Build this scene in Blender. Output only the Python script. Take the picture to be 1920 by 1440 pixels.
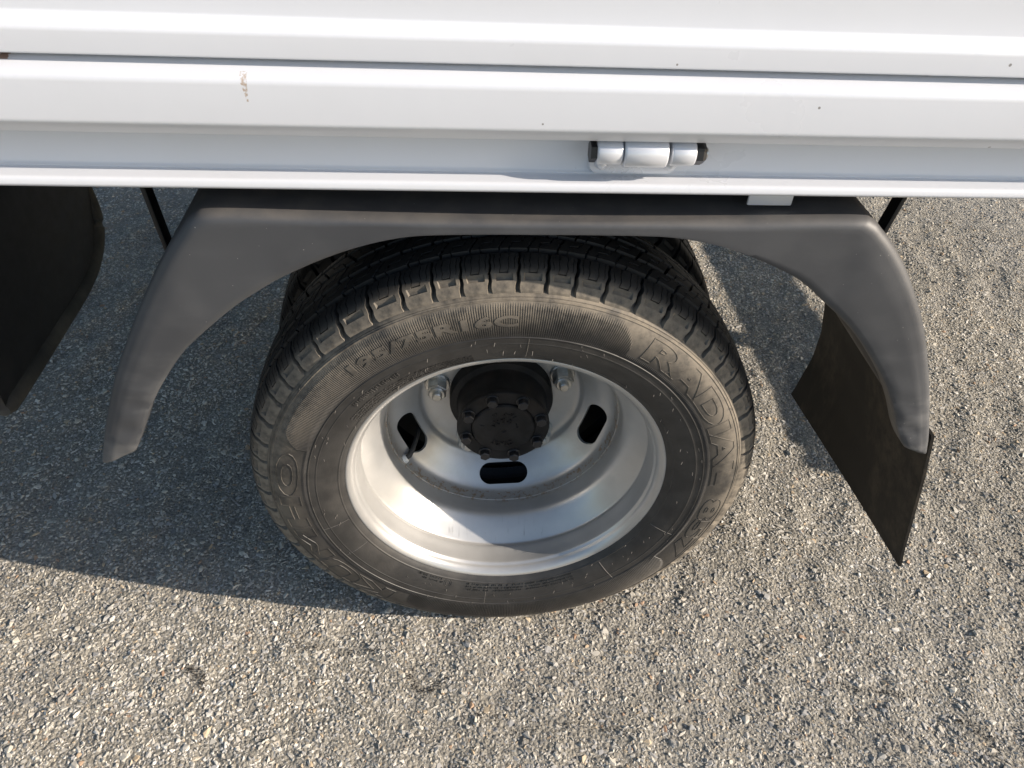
import bpy, bmesh, math, random
import numpy as np
from mathutils import Vector, Matrix

for o in list(bpy.data.objects):
    bpy.data.objects.remove(o, do_unlink=True)
scene = bpy.context.scene
COL = scene.collection
PI = math.pi
R = math.radians

# ------------------------------------------------------------------ camera
cam_data = bpy.data.cameras.new('camera')
cam = bpy.data.objects.new('camera', cam_data)
COL.objects.link(cam)
cam.location = (-0.0686, -0.7052, 1.1306)
cam.rotation_euler = (R(49.0151), R(-2.4950), R(-3.2935))
cam_data.sensor_width = 36.0
cam_data.lens = 27.0
cam_data.clip_start = 0.01
cam_data.clip_end = 500.0
scene.camera = cam

# ------------------------------------------------------------------ sky, sun, exposure
SUN = Vector((2.25, -0.62, 1.0)).normalized()
world = bpy.data.worlds.new('World')
scene.world = world
world.use_nodes = True
wn = world.node_tree.nodes
wl = world.node_tree.links
wn.clear()
sky = wn.new('ShaderNodeTexSky')
sky.sky_type = 'NISHITA'
sky.sun_disc = False
sky.sun_elevation = math.asin(SUN.z)
sky.sun_rotation = math.atan2(SUN.x, SUN.y)
sky.air_density = 1.0
sky.dust_density = 1.0
sky.ozone_density = 1.0
bg = wn.new('ShaderNodeBackground')
bg.inputs['Strength'].default_value = 0.12
wo = wn.new('ShaderNodeOutputWorld')
wl.new(sky.outputs[0], bg.inputs['Color'])
wl.new(bg.outputs[0], wo.inputs['Surface'])

sun_data = bpy.data.lights.new('sun', 'SUN')
sun_data.energy = 4.8
sun_data.angle = R(0.55)
sun_data.color = (1.0, 0.885, 0.755)
sun = bpy.data.objects.new('sun', sun_data)
COL.objects.link(sun)
sun.rotation_euler = SUN.to_track_quat('Z', 'Y').to_euler()
sun.location = SUN * 20

scene.view_settings.view_transform = 'Standard'
scene.view_settings.look = 'None'
scene.view_settings.gamma = 1.0
scene.view_settings.use_curve_mapping = False
scene.view_settings.exposure = 0.80

# ------------------------------------------------------------------ constants
H = 0.337            # wheel centre above the ground
GZ = 0.006           # top of the asphalt
YC = 0.08            # centre plane of the outer tyre
YF = -0.050          # outer face of the mudguard
XL, XR = -2.3, 1.86  # ends of the load bed

random.seed(7)
rng = np.random.default_rng(11)

# ------------------------------------------------------------------ material helpers
class NT:
    def __init__(self, name):
        self.m = bpy.data.materials.new(name)
        self.m.use_nodes = True
        self.t = self.m.node_tree
        self.b = self.t.nodes['Principled BSDF']
        self.o = self.t.nodes['Material Output']
        self._tc = None
    def n(self, kind, **kw):
        nd = self.t.nodes.new(kind)
        for k, v in kw.items():
            setattr(nd, k, v)
        return nd
    def put(self, sock, v):
        if hasattr(v, 'is_output') or isinstance(v, bpy.types.NodeSocket):
            self.t.links.new(v, sock)
        elif isinstance(v, (tuple, list)):
            sock.default_value = (*v, 1.0) if len(v) == 3 and len(sock.default_value) == 4 else v
        else:
            sock.default_value = v
    def tc(self):
        if self._tc is None:
            self._tc = self.n('ShaderNodeTexCoord')
        return self._tc.outputs['Object']
    def noise(self, scale, detail=4, rough=0.55, vec=None, dim='3D'):
        nd = self.n('ShaderNodeTexNoise')
        nd.inputs['Scale'].default_value = scale
        nd.inputs['Detail'].default_value = detail
        nd.inputs['Roughness'].default_value = rough
        self.t.links.new(vec if vec is not None else self.tc(), nd.inputs['Vector'])
        return nd.outputs['Fac']
    def voro(self, scale, feature='F1', vec=None, out='Distance', rand=1.0):
        nd = self.n('ShaderNodeTexVoronoi', feature=feature)
        nd.inputs['Scale'].default_value = scale
        nd.inputs['Randomness'].default_value = rand
        self.t.links.new(vec if vec is not None else self.tc(), nd.inputs['Vector'])
        return nd.outputs[out]
    def scale(self, vec, s):
        nd = self.n('ShaderNodeVectorMath', operation='MULTIPLY')
        self.t.links.new(vec, nd.inputs[0]); nd.inputs[1].default_value = s
        return nd.outputs[0]
    def math(self, op, a, b=0.0, c=None, clamp=False):
        nd = self.n('ShaderNodeMath', operation=op, use_clamp=clamp)
        self.put(nd.inputs[0], a); self.put(nd.inputs[1], b)
        if c is not None: self.put(nd.inputs[2], c)
        return nd.outputs[0]
    def rmap(self, v, a, b, c=0.0, d=1.0, smooth=True):
        nd = self.n('ShaderNodeMapRange', interpolation_type='SMOOTHSTEP' if smooth else 'LINEAR')
        self.put(nd.inputs[0], v)
        for i, x in enumerate((a, b, c, d)): nd.inputs[i+1].default_value = x
        return nd.outputs[0]
    def mix(self, f, a, b):
        nd = self.n('ShaderNodeMix', data_type='RGBA')
        self.put(nd.inputs[0], f); self.put(nd.inputs[6], a); self.put(nd.inputs[7], b)
        return nd.outputs[2]
    def ramp(self, f, stops, interp='LINEAR'):
        nd = self.n('ShaderNodeValToRGB')
        nd.color_ramp.interpolation = interp
        e = nd.color_ramp.elements
        while len(e) < len(stops): e.new(0.5)
        for i, (p, c) in enumerate(stops):
            e[i].position = p; e[i].color = (*c, 1)
        self.put(nd.inputs[0], f)
        return nd.outputs[0]
    def bump(self, h, strength=0.3, dist=0.002):
        nd = self.n('ShaderNodeBump')
        nd.inputs['Strength'].default_value = strength
        nd.inputs['Distance'].default_value = dist
        self.put(nd.inputs['Height'], h)
        self.put(self.b.inputs['Normal'], nd.outputs[0])
    def set(self, **kw):
        names = dict(color='Base Color', rough='Roughness', metal='Metallic', coat='Coat Weight', coatr='Coat Roughness', spec='Specular IOR Level')
        for k, v in kw.items():
            self.put(self.b.inputs[names[k]], v)
        return self
    def sep(self, vec=None):
        nd = self.n('ShaderNodeSeparateXYZ')
        self.t.links.new(vec if vec is not None else self.tc(), nd.inputs[0])
        return nd.outputs

# white paint of the bed, with a few specks, grime and one brown run
def paint_material(name, marks):
    m = NT(name)
    d = m.voro(26, out='Distance')
    dens = m.noise(3.0, 2)
    speck = m.math('LESS_THAN', d, m.rmap(dens, 0.42, 0.72, 0.0, 0.055))
    grime = m.rmap(m.noise(5, 6, 0.65), 0.45, 0.85, 0.0, 0.16)
    col = m.mix(grime, (0.605, 0.620, 0.655), (0.49, 0.492, 0.49))
    col = m.mix(m.math('MULTIPLY', speck, 0.75), col, (0.10, 0.085, 0.07))
    if marks:
        s = m.sep()
        # brown run on the lower face
        dx = m.math('ABSOLUTE', m.math('SUBTRACT', s[0], m.math('MULTIPLY_ADD', s[2], -0.055, -0.1873)))
        wid = m.rmap(s[2], 0.884, 0.906, 0.0006, 0.0028)
        a = m.math('LESS_THAN', dx, wid)
        b = m.math('MULTIPLY', m.math('GREATER_THAN', s[2], 0.8862), m.math('LESS_THAN', s[2], 0.9075))
        run = m.math('MULTIPLY', m.math('MULTIPLY', a, b), m.rmap(m.noise(420, 3), 0.38, 0.62))
        col = m.mix(m.math('MULTIPLY', run, 0.7), col, (0.30, 0.19, 0.09))
        # rust at the seam
        dx = m.math('ABSOLUTE', m.math('SUBTRACT', s[0], -0.424))
        dz = m.math('ABSOLUTE', m.math('SUBTRACT', s[2], 0.9135))
        ru = m.math('MULTIPLY', m.math('LESS_THAN', dx, m.rmap(m.noise(300, 3), 0.3, 0.7, 0.002, 0.006)), m.math('LESS_THAN', dz, 0.0032))
        col = m.mix(m.math('MULTIPLY', ru, 0.8), col, (0.20, 0.085, 0.03))
    m.set(color=col, rough=m.rmap(m.noise(9, 5), 0.3, 0.7, 0.27, 0.40), coat=0.25, coatr=0.12)
    m.bump(m.math('ADD', m.math('MULTIPLY', m.noise(60, 3), 0.25), m.noise(4.5, 3)), 0.10, 0.004)
    return m.m
M_WHITE = paint_material('white_bed_paint', True)
M_WHITE2 = paint_material('white_hinge_paint', False)
M_WHITE2.node_tree.nodes['Principled BSDF'].inputs['Metallic'].default_value = 0.25

def plastic():
    m = NT('grey_black_mudguard_plastic')
    s = m.sep()
    big = m.noise(7, 5, 0.6)
    fine = m.noise(240, 3)
    # horizontal scuffed bands with their own shape
    band = m.noise(1.0, 4, 0.55, vec=m.scale(m.tc(), (13, 13, 27)))
    low = m.rmap(s[2], 0.42, 0.66, 1.0, 0.0)
    scuff = m.math('MULTIPLY', m.rmap(band, 0.47, 0.66), m.math('MULTIPLY_ADD', low, 0.75, 0.12))
    col = m.mix(m.rmap(big, 0.3, 0.7), (0.044, 0.046, 0.051), (0.055, 0.057, 0.062))
    col = m.mix(m.math('MULTIPLY', scuff, 0.60), col, (0.140, 0.140, 0.140))
    # brown dust lying on the upper edge
    up = m.n('ShaderNodeNewGeometry')
    nz = m.sep(up.outputs['Normal'])[2]
    dust = m.math('MULTIPLY', m.rmap(nz, 0.35, 0.95), m.rmap(m.noise(30, 5), 0.3, 0.75, 0.25, 0.75))
    col = m.mix(dust, col, (0.115, 0.106, 0.097))
    d = m.voro(110)
    sp = m.math('LESS_THAN', d, m.rmap(m.noise(6, 3), 0.36, 0.70, 0.0, 0.075))
    col = m.mix(m.math('MULTIPLY', sp, 0.6), col, (0.38, 0.36, 0.33))
    m.set(color=col, rough=m.rmap(big, 0.3, 0.7, 0.46, 0.60), spec=0.45)
    m.bump(m.math('ADD', m.math('MULTIPLY', fine, 0.3), band), 0.10, 0.0015)
    return m.m
M_GUARD = plastic()

def black_rubber_sheet():
    m = NT('black_flap_rubber')
    big = m.noise(1.0, 6, 0.65, vec=m.scale(m.tc(), (8, 8, 4)))
    s = m.sep()
    dust = m.math('MULTIPLY', m.rmap(big, 0.44, 0.66), m.rmap(m.noise(38, 5, 0.7), 0.30, 0.62))
    col = m.mix(m.math('MULTIPLY', dust, 0.85), (0.006, 0.0059, 0.0057), (0.060, 0.047, 0.033))
    m.set(color=col, rough=0.66, spec=0.25)
    m.bump(m.noise(160, 4), 0.15, 0.001)
    return m.m
M_FLAP = black_rubber_sheet()

def dusty_black():
    m = NT('dusty_black_edge')
    v = m.noise(7, 7, 0.7)
    col = m.mix(m.rmap(v, 0.30, 0.75), (0.030, 0.029, 0.027), (0.105, 0.095, 0.077))
    m.set(color=col, rough=0.8)
    return m.m
M_EDGE = dusty_black()

def flat(name, color, rough=0.5, metal=0.0, nscale=40, var=0.25, bump=0.05):
    m = NT(name)
    v = m.noise(nscale, 5, 0.6)
    dark = tuple(c * (1 - var) for c in color)
    lite = tuple(min(1, c * (1 + var)) for c in color)
    m.set(color=m.mix(m.rmap(v, 0.3, 0.7), dark, lite), rough=m.rmap(v, 0.3, 0.7, rough*0.85, min(1, rough*1.15)), metal=metal)
    m.bump(m.noise(nscale*4, 3), bump, 0.001)
    return m.m
M_BLACK = flat('black_painted_steel', (0.013, 0.013, 0.014), 0.5)
M_BOLT = flat('black_bolt_steel', (0.020, 0.020, 0.022), 0.38, 0.3)
M_UNDER = flat('dark_underbody_steel', (0.03, 0.03, 0.03), 0.7)
M_ZINC = flat('zinc_nut_metal', (0.50, 0.49, 0.46), 0.34, 0.85, 90, 0.2)
M_VALVE = flat('valve_rubber', (0.035, 0.034, 0.032), 0.6)
M_BRASS = flat('valve_base_paint', (0.62, 0.62, 0.60), 0.5)

def hub_mat():
    m = NT('black_hub_cast_iron')
    v = m.noise(26, 6, 0.65)
    rust = m.rmap(m.noise(9, 4), 0.55, 0.75)
    col = m.mix(m.rmap(v, 0.35, 0.7), (0.006, 0.006, 0.0066), (0.016, 0.016, 0.017))
    col = m.mix(m.math('MULTIPLY', rust, 0.3), col, (0.05, 0.035, 0.025))
    m.set(color=col, rough=0.55, spec=0.22)
    m.bump(m.noise(120, 4), 0.25, 0.0015)
    return m.m
M_HUB = hub_mat()

def rim_mat():
    m = NT('silver_rim_paint')
    s = m.sep()
    r = m.math('SQRT', m.math('ADD', m.math('MULTIPLY', s[0], s[0]), m.math('MULTIPLY', s[2], s[2])))
    v = m.noise(12, 5, 0.6)
    col = m.mix(m.rmap(v, 0.3, 0.7), (0.40, 0.394, 0.382), (0.455, 0.448, 0.435))
    # rust dots along the weld of the disc and chips
    weld = m.math('MULTIPLY', m.rmap(s[1], 0.108, 0.116), m.rmap(s[1], 0.134, 0.128))
    weld = m.math('MULTIPLY', weld, m.rmap(r, 0.160, 0.166))
    dirt = m.math('MULTIPLY', weld, m.rmap(m.noise(130, 5, 0.7), 0.50, 0.62))
    col = m.mix(m.math('MULTIPLY', dirt, 0.75), col, (0.26, 0.16, 0.07))
    grim = m.math('MULTIPLY', m.rmap(s[1], 0.05, 0.13), m.rmap(m.noise(20, 6, 0.7), 0.42, 0.75, 0.0, 0.5))
    col = m.mix(grim, col, (0.36, 0.33, 0.29))
    st = m.rmap(m.noise(1.0, 4, 0.7, vec=m.scale(m.tc(), (170, 14, 14))), 0.60, 0.72)
    st = m.math('MULTIPLY', st, m.math('MULTIPLY', m.rmap(s[1], 0.052, 0.060), m.rmap(s[1], 0.092, 0.070)))
    st = m.math('MULTIPLY', st, m.math('MULTIPLY', m.rmap(s[2], -0.168, -0.178), m.rmap(m.noise(9, 2), 0.42, 0.6)))
    col = m.mix(m.math('MULTIPLY', st, 0.6), col, (0.12, 0.11, 0.10))
    d = m.voro(60)
    chip = m.math('LESS_THAN', d, m.rmap(m.noise(8, 2), 0.5, 0.8, 0.0, 0.05))
    col = m.mix(m.math('MULTIPLY', chip, 0.7), col, (0.14, 0.11, 0.08))
    m.set(color=col, rough=m.rmap(v, 0.3, 0.7, 0.29, 0.38), metal=0.50, coat=0.15, coatr=0.2)
    m.bump(m.noise(180, 3), 0.04, 0.0006)
    return m.m
M_RIM = rim_mat()

def tyre_mat(name, dusty):
    m = NT(name)
    s = m.sep()
    r = m.math('SQRT', m.math('ADD', m.math('MULTIPLY', s[0], s[0]), m.math('MULTIPLY', s[2], s[2])))
    v = m.noise(16, 6, 0.65)
    f = m.noise(140, 4, 0.6)
    ring = m.rmap(r, 0.262, 0.318)
    crown = m.math('MULTIPLY', m.rmap(r, 0.3440, 0.334), m.rmap(s[1], 0.016, -0.004))
    side = m.rmap(s[2], -0.28, 0.26, 0.18, 1.0)
    blot = m.rmap(m.math('ADD', m.math('MULTIPLY', v, 0.75), m.math('MULTIPLY', f, 0.25)), 0.33, 0.60)
    dust = m.math('MULTIPLY', m.math('MULTIPLY', ring, blot), side)
    dust = m.math('MULTIPLY', m.math('MULTIPLY_ADD', dust, 1.0, 0.03), m.math('MULTIPLY_ADD', crown, 0.97, 0.03))
    lowd = m.math('MULTIPLY', m.rmap(m.noise(5, 5, 0.7), 0.45, 0.78), 0.10)
    dust = m.math('ADD', dust, lowd, clamp=True)
    if not dusty:
        dust = m.math('MULTIPLY', dust, 0.4)
    base = m.mix(m.rmap(m.noise(40, 5), 0.3, 0.7), (0.017, 0.017, 0.0175), (0.029, 0.0285, 0.0285))
    col = m.mix(dust, base, (0.205, 0.176, 0.138))
    m.set(color=col, rough=m.math('MULTIPLY_ADD', dust, 0.35, 0.50, clamp=True), spec=0.42)
    m.bump(m.math('ADD', m.noise(90, 5, 0.7), m.math('MULTIPLY', m.noise(600, 2), 0.4)), 0.18, 0.0012)
    return m.m
M_TYRE = tyre_mat('dusty_tyre_rubber', True)
M_TYRE_IN = tyre_mat('inner_tyre_rubber', False)
M_HAIR = flat('pale_rubber_hair', (0.12, 0.11, 0.098), 0.7)

def asphalt_mat():
    m = NT('asphalt_binder')
    n1 = m.noise(4.5, 5, 0.65)
    n2 = m.noise(260, 4, 0.65)
    n3 = m.noise(900, 3, 0.6)
    vc = m.voro(230, out='Color')
    tone = m.math('ADD', m.math('MULTIPLY', n2, 0.6), m.math('MULTIPLY', n3, 0.4))
    col = m.ramp(tone, [(0.34, (0.07, 0.066, 0.058)), (0.48, (0.23, 0.212, 0.178)), (0.66, (0.40, 0.368, 0.305))])
    big = m.rmap(n1, 0.35, 0.7)
    col = m.mix(m.math('MULTIPLY', big, 0.35), col, (0.33, 0.31, 0.272))
    m.set(color=col, rough=0.9, spec=0.3)
    d = m.voro(170)
    m.bump(m.math('ADD', m.math('MULTIPLY', d, -1.0), m.math('MULTIPLY', n2, 0.8)), 0.9, 0.004)
    return m.m
M_ASPH = asphalt_mat()

def stone_mat():
    m = NT('asphalt_stone_chips')
    at = m.n('ShaderNodeAttribute', attribute_type='INSTANCER', attribute_name='tone')
    t = at.outputs['Fac']
    col = m.ramp(t, [(0.00, (0.15, 0.143, 0.132)), (0.08, (0.25, 0.240, 0.222)), (0.20, (0.345, 0.335, 0.320)),
                     (0.38, (0.42, 0.398, 0.355)), (0.58, (0.465, 0.432, 0.370)), (0.76, (0.51, 0.47, 0.395)),
                     (0.86, (0.55, 0.515, 0.45)), (0.925, (0.65, 0.615, 0.555)), (0.945, (0.47, 0.39, 0.28)), (0.98, (0.46, 0.355, 0.235)), (0.995, (0.36, 0.235, 0.155))])
    g = m.noise(420, 4, 0.65)
    col = m.mix(m.rmap(g, 0.35, 0.8, 0.0, 0.28), col, (0.26, 0.245, 0.215))
    m.set(color=col, rough=0.78, spec=0.25)
    m.bump(g, 0.25, 0.0008)
    return m.m
M_STONE = stone_mat()
M_DIRT = flat('dark_dirt', (0.030, 0.024, 0.018), 0.95, 0.0, 300, 0.5, 0.3)

# ------------------------------------------------------------------ mesh helpers
def link(name, me, mat=None, parent=None, loc=None):
    o = bpy.data.objects.new(name, me)
    COL.objects.link(o)
    if mat is not None and len(me.materials) == 0:
        me.materials.append(mat)
    if parent is not None:
        o.parent = parent
    if loc is not None:
        o.location = loc
    return o

def mesh(name, verts, faces, mat, parent=None, smooth=35, loc=None, recalc=True):
    me = bpy.data.meshes.new(name)
    me.from_pydata([tuple(map(float, v)) for v in verts], [], [tuple(map(int, f)) for f in faces])
    if recalc:
        bm = bmesh.new(); bm.from_mesh(me)
        bmesh.ops.recalc_face_normals(bm, faces=bm.faces[:])
        bm.to_mesh(me); bm.free()
    if smooth:
        me.polygons.foreach_set('use_smooth', [True] * len(me.polygons))
        me.set_sharp_from_angle(angle=R(smooth))
    me.update()
    return link(name, me, mat, parent, loc)

def label(o, text):
    o['label'] = text
    return o

def catmull(pts, n):
    p = np.array(pts, float)
    d = np.r_[0, np.cumsum(np.linalg.norm(np.diff(p, axis=0), axis=1))]
    q = np.vstack([2*p[0]-p[1], p, 2*p[-1]-p[-2]])
    out = []
    for s in np.linspace(0, d[-1], n):
        i = min(max(np.searchsorted(d, s, side='right')-1, 0), len(p)-2)
        t = (s-d[i])/(d[i+1]-d[i]) if d[i+1] > d[i] else 0
        a, b, c, e = q[i], q[i+1], q[i+2], q[i+3]
        out.append(0.5*((2*b)+(-a+c)*t+(2*a-5*b+4*c-e)*t*t+(-a+3*b-3*c+e)*t**3))
    return np.array(out)

def linres(pts, n):
    p = np.array(pts, float)
    d = np.r_[0, np.cumsum(np.linalg.norm(np.diff(p, axis=0), axis=1))]
    s = np.linspace(0, d[-1], n)
    return np.stack([np.interp(s, d, p[:, k]) for k in range(p.shape[1])], 1)

def fillet(pts, rad, seg=4, closed=True):
    n = len(pts); out = []
    for i in range(n):
        p = Vector(pts[i])
        if not closed and i in (0, n-1):
            out.append(tuple(p)); continue
        a = Vector(pts[i-1]) - p; b = Vector(pts[(i+1) % n]) - p
        rr = rad[i] if isinstance(rad, (list, tuple)) else rad
        if rr <= 0:
            out.append(tuple(p)); continue
        ang = a.angle(b)
        t = min(rr / max(math.tan(ang/2), 1e-6), a.length*0.48, b.length*0.48)
        p0 = p + a.normalized()*t; p1 = p + b.normalized()*t
        for k in range(seg+1):
            u = k/seg
            out.append(tuple(p0*(1-u)**2 + p*2*u*(1-u) + p1*u*u))
    return out

def extrude_x(name, prof, x0, x1, mat, parent, nx=1, smooth=30):
    n = len(prof); verts = []; faces = []
    xs = np.linspace(x0, x1, nx+1)
    for x in xs:
        for (y, z) in prof: verts.append((x, y, z))
    for k in range(nx):
        for i in range(n):
            j = (i+1) % n
            faces.append((k*n+i, k*n+j, (k+1)*n+j, (k+1)*n+i))
    faces.append(tuple(range(n-1, -1, -1)))
    faces.append(tuple(nx*n+i for i in range(n)))
    return mesh(name, verts, faces, mat, parent, smooth)

def revolve(prof, n=160, closed=False, th0=0.0):
    """prof: (y, r) about the wheel axis; local wheel coordinates"""
    m = len(prof); verts = []; faces = []
    for k in range(n):
        a = th0 + 2*PI*k/n; c, s = math.cos(a), math.sin(a)
        for (y, r) in prof: verts.append((r*c, y, r*s))
    for k in range(n):
        k2 = (k+1) % n
        for i in range(m if closed else m-1):
            j = (i+1) % m
            faces.append((k*m+i, k*m+j, k2*m+j, k2*m+i))
    return verts, faces

def lathe(name, prof, mat, parent, loc=None, n=160, closed=False, smooth=35):
    v, f = revolve(prof, n, closed)
    return mesh(name, v, f, mat, parent, smooth, loc)

def box_bm(bm, c, size, rot=None):
    m = Matrix.Translation(c) @ (rot.to_4x4() if rot else Matrix()) @ Matrix.Diagonal((*size, 1))
    return bmesh.ops.create_cube(bm, size=1.0, matrix=m)

def bm_obj(name, bm, mat, parent=None, bevel=0.0, seg=2, smooth=35, loc=None):
    if bevel > 0:
        bmesh.ops.bevel(bm, geom=bm.edges[:], offset=bevel, segments=seg, affect='EDGES', profile=0.5)
    bmesh.ops.recalc_face_normals(bm, faces=bm.faces[:])
    me = bpy.data.meshes.new(name); bm.to_mesh(me); bm.free()
    me.polygons.foreach_set('use_smooth', [True]*len(me.polygons))
    me.set_sharp_from_angle(angle=R(smooth))
    return link(name, me, mat, parent, loc)

def prism(pts, y0, y1, ch=0.0):
    """polygon pts (x,z) extruded along y, with a chamfer on the y0 side"""
    bm = bmesh.new()
    n = len(pts)
    cx = sum(p[0] for p in pts)/n; cz = sum(p[1] for p in pts)/n
    rings = []
    if ch > 0:
        L = max(math.hypot(p[0]-cx, p[1]-cz) for p in pts); k = 1-ch/L
        rings.append([bm.verts.new((cx+(p[0]-cx)*k, y0, cz+(p[1]-cz)*k)) for p in pts])
        rings.append([bm.verts.new((p[0], y0+ch*(1 if y1 > y0 else -1), p[1])) for p in pts])
    else:
        rings.append([bm.verts.new((p[0], y0, p[1])) for p in pts])
    rings.append([bm.verts.new((p[0], y1, p[1])) for p in pts])
    for a, b in zip(rings[:-1], rings[1:]):
        for i in range(n):
            j = (i+1) % n
            bm.faces.new((a[i], a[j], b[j], b[i]))
    bm.faces.new(rings[0]); bm.faces.new(rings[-1][::-1])
    return bm

def circle_pts(r, n, ph=0.0, c=(0, 0)):
    return [(c[0]+r*math.cos(ph+2*PI*k/n), c[1]+r*math.sin(ph+2*PI*k/n)) for k in range(n)]

def tube(name, path, rad, mat, parent=None, n=10, loc=None):
    P = [Vector(p) for p in path]; verts = []; faces = []
    for i, p in enumerate(P):
        t = (P[min(i+1, len(P)-1)] - P[max(i-1, 0)]).normalized()
        up = Vector((0, 0, 1)) if abs(t.z) < 0.9 else Vector((1, 0, 0))
        a = t.cross(up).normalized(); b = t.cross(a).normalized()
        rr = rad[i] if isinstance(rad, (list, tuple)) else rad
        for k in range(n):
            q = p + (a*math.cos(2*PI*k/n) + b*math.sin(2*PI*k/n))*rr
            verts.append(tuple(q))
    for i in range(len(P)-1):
        for k in range(n):
            k2 = (k+1) % n
            faces.append((i*n+k, i*n+k2, (i+1)*n+k2, (i+1)*n+k))
    faces.append(tuple(range(n))); faces.append(tuple((len(P)-1)*n+k for k in range(n-1, -1, -1)))
    return mesh(name, verts, faces, mat, parent, 40, loc)

# ------------------------------------------------------------------ the ground
def sine_field(seed, n, l0, l1, std):
    g = np.random.default_rng(seed)
    lam = np.exp(g.uniform(math.log(l0), math.log(l1), n)); th = g.uniform(0, 2*PI, n); ph = g.uniform(0, 2*PI, n)
    kx, ky = 2*PI/lam*np.cos(th), 2*PI/lam*np.sin(th); amp = lam**.8
    amp *= std/math.sqrt((amp**2).sum()/2)
    def f(x, y):
        out = np.zeros_like(x, dtype=float)
        for i in range(n): out += amp[i]*np.sin(kx[i]*x+ky[i]*y+ph[i])
        return out
    return f
_und = sine_field(5, 48, .022, .16, .00160)
TONE = sine_field(9, 24, .10, .9, .12)
GX0, GX1, GY0, GY1 = -1.80, 2.50, -.66, 2.00
def hgt(x, y):
    """worn, slightly lumpy surface; dies out at the edge of the detailed area"""
    m = np.minimum(np.minimum(x-GX0, GX1-x), np.minimum(y-GY0, GY1-y))
    return GZ + _und(x, y)*np.clip(m/.08, 0, 1)

def ground():
    S = 120.0
    nx, ny = 431, 267
    xs = np.linspace(GX0, GX1, nx); ys = np.linspace(GY0, GY1, ny)
    X, Y = np.meshgrid(xs, ys)
    Z = hgt(X, Y)
    verts = np.stack([X.ravel(), Y.ravel(), Z.ravel()], 1).tolist()
    faces = [(j*nx+i, j*nx+i+1, (j+1)*nx+i+1, (j+1)*nx+i) for j in range(ny-1) for i in range(nx-1)]
    b = len(verts)
    verts += [(-S, -S, GZ), (S, -S, GZ), (S, S, GZ), (-S, S, GZ)]
    bot = list(range(nx)); topr = [(ny-1)*nx+i for i in range(nx)]
    lef = [j*nx for j in range(ny)]; rig = [j*nx+nx-1 for j in range(ny)]
    faces += [tuple([b, b+1]+bot[::-1]), tuple([b+2, b+3]+topr), tuple([b+1, b+2]+rig[::-1]), tuple([b+3, b]+lef)]
    o = mesh('asphalt_ground', verts, faces, M_ASPH, None, 60, None, False)
    o['kind'] = 'structure'
    return o
ground()

CRACKS = [[(-0.333, -0.037), (-0.304, -0.049), (-0.27, -0.046), (-0.249, -0.059), (-0.211, -0.05), (-0.19, -0.059)],
          [(-0.142, -0.091), (-0.135, -0.116), (-0.12, -0.125), (-0.086, -0.106)],
          [(-0.043, -0.162), (-0.015, -0.173), (0.012, -0.187), (0.035, -0.191), (0.07, -0.175), (0.105, -0.184), (0.136, -0.193), (0.179, -0.2)],
          [(0.528, -0.135), (0.55, -0.149), (0.586, -0.15), (0.605, -0.154), (0.64, -0.166)],
          [(0.684, -0.197), (0.706, -0.207), (0.722, -0.226), (0.729, -0.248)],
          [(-0.483, -0.074), (-0.462, -0.091), (-0.454, -0.108)]]
def crack_points():
    out = []
    for k, c in enumerate(CRACKS):
        p = linres([(x, y) for x, y in c], 60)
        p = p + np.stack([.004*np.sin(np.arange(60)*.9+k), .0035*np.sin(np.arange(60)*.55+2*k)], 1)
        w = .0030+.0036*np.sin(np.arange(60)*.31+k*1.7)**2
        w *= np.clip(np.minimum(np.arange(60), 59-np.arange(60))/12, .15, 1)
        out.append((p, w))
    return out
CP = crack_points()

def stone_variants():
    c = bpy.data.collections.new('stone_chips')
    for k in range(16):
        bm = bmesh.new()
        n = random.randint(11, 16)
        el = (random.uniform(.8, 1.25), random.uniform(.6, 1.0), random.uniform(.36, .58))
        for _ in range(n):
            v = Vector((random.gauss(0, 1), random.gauss(0, 1), random.gauss(0, 1))).normalized()*random.uniform(.42, .55)
            z = min(v.z*el[2], 0.19)
            bm.verts.new((v.x*el[0], v.y*el[1], z))
        r = bmesh.ops.convex_hull(bm, input=bm.verts[:])
        bmesh.ops.delete(bm, geom=[g for g in r['geom_interior'] if isinstance(g, bmesh.types.BMVert)], context='VERTS')
        me = bpy.data.meshes.new('stone_chip'); bm.to_mesh(me); bm.free()
        me.materials.append(M_STONE)
        c.objects.link(bpy.data.objects.new('stone_chip', me))
    return c

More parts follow.
